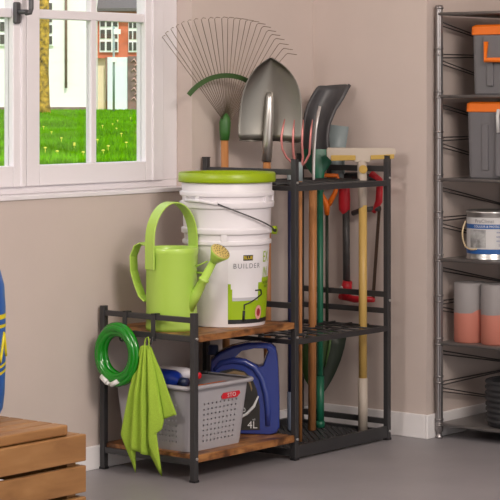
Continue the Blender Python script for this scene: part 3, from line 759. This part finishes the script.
# squeegee
sq = thing('squeegee', 'beige T-shaped squeegee on a yellow pole at the right post', 'squeegee', (-.136, -.312, ZB), CR)
s_ = 1 / 301.
def K6(px, py, y=0): return Vector(((px - 363.5) * s_, y, (431 - py) * s_))
MB().tube([K6(363.5, 384), K6(363.5, 205)], .0138, 16).build('pole', 'pole_y', sq)
MB().tube([K6(363.5, 430.9), K6(363.5, 378)], .0158, 16).build('end_sleeve', 'beige', sq)
MB().tube([K6(363.5, 211), K6(363, 178), K6(362.5, 160)], [.0135, .0155, .016], 16).build('neck', 'beige', sq)
MB().prism([K6(x, y, -.014) for x, y in [(328, 147.5), (326.8, 150), (327.5, 156), (331, 160), (350, 160), (356, 162), (370, 162), (376, 157), (396, 155), (396.5, 152), (395, 148)]], (0, .028, 0)).build('head', 'beige', sq, bevel=.003)
MB().prism([K6(x, y, -.022) for x, y in [(331.5, 155), (356, 155), (356, 160), (331.5, 160.5)]], (0, .02, 0)).build('sponge', 'tan', sq, bevel=.002)
MB().prism([K6(x, y, -.022) for x, y in [(371, 155), (394.5, 154), (394.5, 158.5), (371, 159.5)]], (0, .02, 0)).build('sponge', 'tan', sq, bevel=.002)
MB().tube([K6(363.5, 169, -.024), K6(363.5, 169, .0)], .014, 20).build('knob', 'brass', sq)

# bow saw hung between the rack and the wall
sw_ = thing('bow_saw', 'bow saw with red grips hanging behind the right end of the rack', 'saw', (-.042, -.232, .444), R(-90))
s_ = 1 / 295.6; kk = s_ / .777
def K7(px, py, y=0): return Vector(((px - 360) * kk, y, (301 - py) * s_ + .0))
MB().tube([K7(347, 288), K7(346.5, 200)], .0125, 14).build('frame_tube', 'sawgrey', sw_)
MB().tube([K7(346, 182), K7(345, 190), K7(345, 200), K7(345, 209), K7(347, 215)], [.014, .019, .021, .020, .010], 16).build('grip', 'red', sw_)
MB().box(K7(341, 0).x, K7(347, 0).x, -.01, .01, K7(0, 182).z, K7(0, 173).z, .002).build('guard', 'sawlight', sw_)
MB().tube([K7(345, 176), K7(362, 175), K7(378, 179)], .0125, 12).build('top_bar', 'black', sw_)
MB().tube([K7(371, 173), K7(379, 180)], .0125, 12).tube([K7(379, 180), K7(378, 200), K7(373, 211)], [.011, .0125, .008], 12).build('clamp', 'red', sw_)
MB().tube([K7(353, 213), K7(362, 209), K7(379, 207)], .009, 10).build('tension_bar', 'sawgrey', sw_)
MB().bar(K7(378.5, 205), K7(372.5, 296), .012, .002, (0, 1, 0)).build('saw_blade', 'sawblade', sw_)
MB().tube([K7(341, 297), K7(355, 299), K7(373, 298)], [.012, .012, .009], 12).tube([K7(346, 300), K7(347, 288), K7(348, 281)], [.016, .019, .016], 14).build('base_grip', 'red', sw_)
MB().tube([K7(345, 288, -.024), K7(345, 288, 0)], .007, 12).build('wing_nut', 'sawlight', sw_)

# hanging digging spade, blade down, orange D handle
hp_ = thing('digging_spade', 'spade with orange handle and dark green blade hanging point down', 'spade', (-.118, -.143, .098), CR)
s_ = 1 / 295.7
def K8(px, py, y=0): return Vector(((px - 326) * s_, y, (406 - py) * s_))
MB().tube([K8(327.5, 340), K8(327.5, 208)], .0055, 12).build('shaft', 'leafdark', hp_)
MB().tube([K8(327.5, 217), K8(327.5, 207), K8(322, 196), K8(319.5, 180), K8(323, 177), K8(338, 177.5), K8(339, 182), K8(335.5, 195), K8(329, 207)], [.008, .0115, .008, .007, .007, .007, .007, .008, .010], 12).build('grip', 'orange', hp_)
L_ = [(308, 333), (304.5, 345), (302.5, 358), (302.5, 370), (305, 381), (310, 389), (318, 396)]
C_ = [(329, 331), (328, 345), (326, 358), (323.5, 370), (321.5, 381), (320.5, 389), (320.5, 397)]
R_ = [(347.5, 337), (345, 350), (341.5, 362), (337, 373), (332, 383), (327.5, 390), (322.5, 397)]
MB().grid([[K8(*a, .0), K8((a[0] + b[0]) / 2, (a[1] + b[1]) / 2, .008), K8(*b, -.006)] for a, b in zip(L_, C_)]).build('blade', 'leaf', hp_, solid=.003)
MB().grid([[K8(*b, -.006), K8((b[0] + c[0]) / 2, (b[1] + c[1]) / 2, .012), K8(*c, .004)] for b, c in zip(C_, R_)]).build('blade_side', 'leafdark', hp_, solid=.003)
MB().tube([K8(332, 331, -.01), K8(329.5, 350, -.01), K8(325.5, 368, -.01)], [.005, .0045, .002], 8).build('blade_rib', 'leafrib', hp_)

# ------------------------------------------------------------------ wooden crate and blue tank at the left
cr = thing('wooden_crate', 'pale pine slatted crate with planked lid at the lower left', 'crate', (-2.305, -.43, 0))
X1 = .385; X0 = -.40; Y0 = -.30; Y1 = .28
for i in range(4):
    z1 = .285 - i * .079; z0 = z1 - .068
    MB().box(X0, X1, Y0 - .010, Y0 + .008, max(z0, .001), z1, .003).build('slat', 'pine', cr)
    MB().box(X0, X1, Y1 - .008, Y1 + .010, max(z0, .001), z1, .003).build('slat', 'pine', cr)
    MB().box(X1 - .018, X1 - .001, Y0 + .009, Y1 - .009, max(z0, .001), z1, .003).build('end_slat', 'pine', cr)
    MB().box(X0 + .001, X0 + .018, Y0 + .009, Y1 - .009, max(z0, .001), z1, .003).build('end_slat', 'pine', cr)
for x in (X0 + .035, X1 - .035):
    for y in (Y0 + .024, Y1 - .024): MB().box(x - .016, x + .016, y - .015, y + .015, 0, .286, .002).build('corner_post', 'pine', cr)
nb = 11; wy = (Y1 - Y0 - .01) / nb
for i in range(nb):
    MB().box(X0 + .02, X1 - .05, Y0 + .006 + wy * i, Y0 + .006 + wy * (i + 1) - .003, .287, .313, .004).build('lid_plank', 'pine', cr)

tk = thing('blue_canister', 'tall blue canister with yellow stripes on the wooden crate', 'canister', (-2.106, -.44, .313), CR)
MB().lathe([(0, 0), (.105, 0), (.122, .008), (.132, .03), (.137, .07), (.139, .15), (.139, .29), (.136, .345), (.125, .385), (.10, .41), (.05, .42), (.045, .44), (.02, .45), (0, .45)], 56).build('body', 'tankblue', tk)
def tR(z): return .1397
for z0, z1 in ((.262, .274), (.240, .248)):
    MB().grid([[(tR(z) * math.sin(R(a)), -tR(z) * math.cos(R(a)), z) for a in range(-80, 121, 5)] for z in (z0, z1)]).build('stripe', 'tankyellow', tk)
for z0, z1 in ((.135, .142), (.118, .125)):
    MB().grid([[(tR(z) * math.sin(R(a)), -tR(z) * math.cos(R(a)), z + .0003 * (a - 60)) for a in range(-80, 121, 5)] for z in (z0, z1)]).build('stripe', 'tankyellow', tk)
zz = [(40, .235), (52, .160), (60, .215), (70, .155), (80, .225), (92, .150)]
MB().tube([(.140 * math.sin(R(a + (b - a) * i / 5)), -.140 * math.cos(R(a + (b - a) * i / 5)), za + (zb - za) * i / 5) for (a, za), (b, zb) in zip(zz, zz[1:]) for i in range(5)], .0045, 8).build('emblem', 'tankyellow', tk)

# ------------------------------------------------------------------ the metal shelving unit at the right and its load
mr = thing('metal_shelving', 'dark chrome open shelving unit in the recess at the right edge', 'shelf', (.24, -.95, 0))
MO = (-.24, .95, 0)
SZ = (.051, .321, .599, .866, 1.143, 1.417)
RX = (.036, .45); RY = (-1.40, -.5015)
for x in RX:
    for y in RY:
        m = MB(); n = 36
        rows = []
        for z in (.03, 1.432):
            rows.append([(x + (.0105 + .0018 * math.cos(6 * t)) * math.cos(t), y + (.0105 + .0018 * math.cos(6 * t)) * math.sin(t), z) for t in [6.2832 * i / n for i in range(n)]])
        m.grid(rows, closed=True).lathe([(0, 1.430), (.0145, 1.430), (.0145, 1.436), (.011, 1.443), (0, 1.444)], 20, (x, y))
        p = m.build('post', 'chrome', mr, MO)
        MB().lathe([(0, 0), (.012, 0), (.013, .006), (.008, .01), (.008, .02), (.013, .024), (.014, .05), (.0125, .055), (0, .055)], 20, (x, y)).build('levelling_foot', 'chrome', p, MO)
        for z in SZ[:-1]:
            for zc in (z - .008, z + .012, z + .135, z + .155):
                MB().lathe([(.010, zc - .003), (.0145, zc - .003), (.0145, zc + .003), (.010, zc + .003)], 20, (x, y)).build('collar', 'chrome', p, MO)
for z in SZ:
    s = MB().box(RX[0] + .004, RX[1] - .004, RY[0] - .012, RY[1] + .004, z - .008, z, .002).build('shelf', 'shelfmetal', mr, MO)
    MB().tube([(RX[0] - .006, RY[0], z - .004), (RX[0] - .006, RY[1] - .004, z - .004)], .0055, 10).build('front_rod', 'shelfmetal', s, MO)
for z, z2 in zip(SZ, SZ[1:]):
    for y in RY:
        m = MB()
        for (za, zb) in ((z2 - .028, z2 - .105), (z + .136, z + .136), (z + .118, z + .035)):
            for o in (0, .012): m.tube([(RX[0], y, za - o), (RX[1], y, zb - o * .3)], .0022, 6)
        m.build('side_brace', 'wire', mr, MO)

def tote(name, label, loc, D, Wd, Hh):
    t = thing('storage_box', label, 'box', loc, 0, 'orange-lidded boxes on the metal shelving')
    b = MB().rounded(D, Wd, .02, [(0, -.009), (.006, -.004), (Hh - .035, 0), (Hh - .03, .002)], c=(D / 2, -Wd / 2)).build('body', 'boxgrey', t)
    rm = MB()
    for q in (.18, .36, .54, .72): rm.box(-.004, .006, -Wd * q - .012, -Wd * q + .012, .03, Hh - .075, .002)
    rm.build('front_rib', 'boxgrey', b)
    MB().rounded(D, Wd, .02, [(Hh - .034, .001), (Hh - .032, .004), (Hh - .006, .003), (Hh, -.006)], c=(D / 2, -Wd / 2)).build('lid', 'orange', t)
    return t
t = tote('a', 'grey box with orange lid and orange grip, on the higher shelf', (.058, -.612, 1.143), .34, .42, .232)
MB().box(-.012, -.004, -.235, -.055, .115, .195, .002).build('grip_recess', 'boxgrey', t)
MB().tube([(-.014, -.068, .175), (-.018, -.068, .115), (-.018, -.218, .115), (-.014, -.218, .175)], .0085, 10).build('grip', 'orange', t)
t = tote('b', 'grey ribbed box with orange lid, on the shelf above the paint can', (.055, -.594, .866), .34, .42, .255)
MB().box(-.016, .0, -.16, -.124, .0 + .01, .215, .004).build('front_panel', 'boxgrey', t)
MB().tube([(-.02, -.14, .23), (-.026, -.14, .21), (-.022, -.14, .155)], .006, 8).build('latch', 'latch', t)

pc = thing('paint_can', 'silver paint can with blue and white label on the metal shelving', 'can', (.135, -.64, .599), CR)
cr_ = .081
MB().lathe([(0, .004), (cr_ - .002, .004), (cr_, 0), (cr_ + .001, .003), (cr_ - .002, .007), (cr_ - .002, .150), (cr_ + .001, .154), (cr_ + .001, .160), (cr_ - .006, .162), (cr_ - .010, .156), (cr_ - .016, .156), (cr_ - .018, .160), (0, .159)], 56).build('body', 'tin', pc)
def cp(a, z, o=.0): r = cr_ - .0012 + o; return (r * math.sin(R(a)), -r * math.cos(R(a)), z)
def cpatch(name, m, a0, a1, z0, z1, o, par): return MB().grid([[cp(a0 + (a1 - a0) * i / 30, z, o) for i in range(31)] for z in (z0, z1)]).build(name, m, par)
cl = cpatch('label', 'canlabel', -95, 100, .020, .140, 0, pc)
cpatch('label_band', 'canblue', -95, 100, .103, .118, .0006, cl)
cpatch('label_band', 'canblue', -95, 100, .020, .036, .0006, cl)
cpatch('label_picture', 'canpic', -62, -18, .040, .100, .0006, cl)
text_mesh('ProClimat', .017, 'ink', 'label_text', cl, lambda x, y: cp(-22 + math.degrees(x / .085), .128 + y, .0012), 1)
text_mesh('COULEUR & PROTECT', .010, 'labwhite', 'label_text', cl, lambda x, y: cp(-15 + math.degrees(x / .085), .1105 + y, .0012), 1)
for i in range(4):
    text_mesh(['interieur', 'exterieur', 'satin mat', '2,5 L'][i], .009, 'canblue', 'label_text', cl, lambda x, y, i=i: cp(18 + math.degrees(x / .085), .092 - i * .014 + y, .0012), 1)
wp = [cp(-88 + 5 * math.sin(math.pi * i / 10), .125 - .085 * i / 10, .004 + .012 * math.sin(math.pi * i / 10)) for i in range(11)] + [cp(-80 + 8 * i, .040 - .006 * math.sin(math.pi * i / 6), .004) for i in range(1, 6)]
MB().tube(wp, .0028, 8).build('bail', 'bail', pc)

for i, lab in enumerate(('grey and salmon wrapped paper roll, leftmost on the metal shelving', 'grey and salmon wrapped paper roll, second from the shelving post', 'grey and salmon wrapped paper roll, farthest along the shelf')):
    t = thing('paper_roll', lab, 'paper roll', (.105, -.578 - i * .106, .321), 0, 'wrapped paper rolls on the metal shelving')
    MB().lathe([(0, 0), (.050, 0), (.0535, .004), (.054, .194), (.050, .199), (.022, .198), (.02, .19), (0, .188)], 40).build('wrapped_roll', 'wrapper', t)
tu = thing('rubber_tub', 'dark ribbed rubber tub on the bottom metal shelf', 'tub', (.16, -.745, .051))
prof = [(0, 0), (.105, 0), (.112, .004)]
for i in range(7): z = .012 + i * .018; prof += [(.113 + i * .0005, z), (.118 + i * .0005, z + .004), (.118 + i * .0005, z + .010), (.113 + i * .0005, z + .014)]
prof += [(.118, .140), (.112, .15), (.10, .148), (.095, .02), (0, .02)]
MB().lathe(prof, 48).build('body', 'rubber', tu)
MB().tube([(.115 * math.cos(6.2832 * i / 40), .115 * math.sin(6.2832 * i / 40), .146) for i in range(40)], .006, 8, closed=True).build('rim', 'rubber', tu)
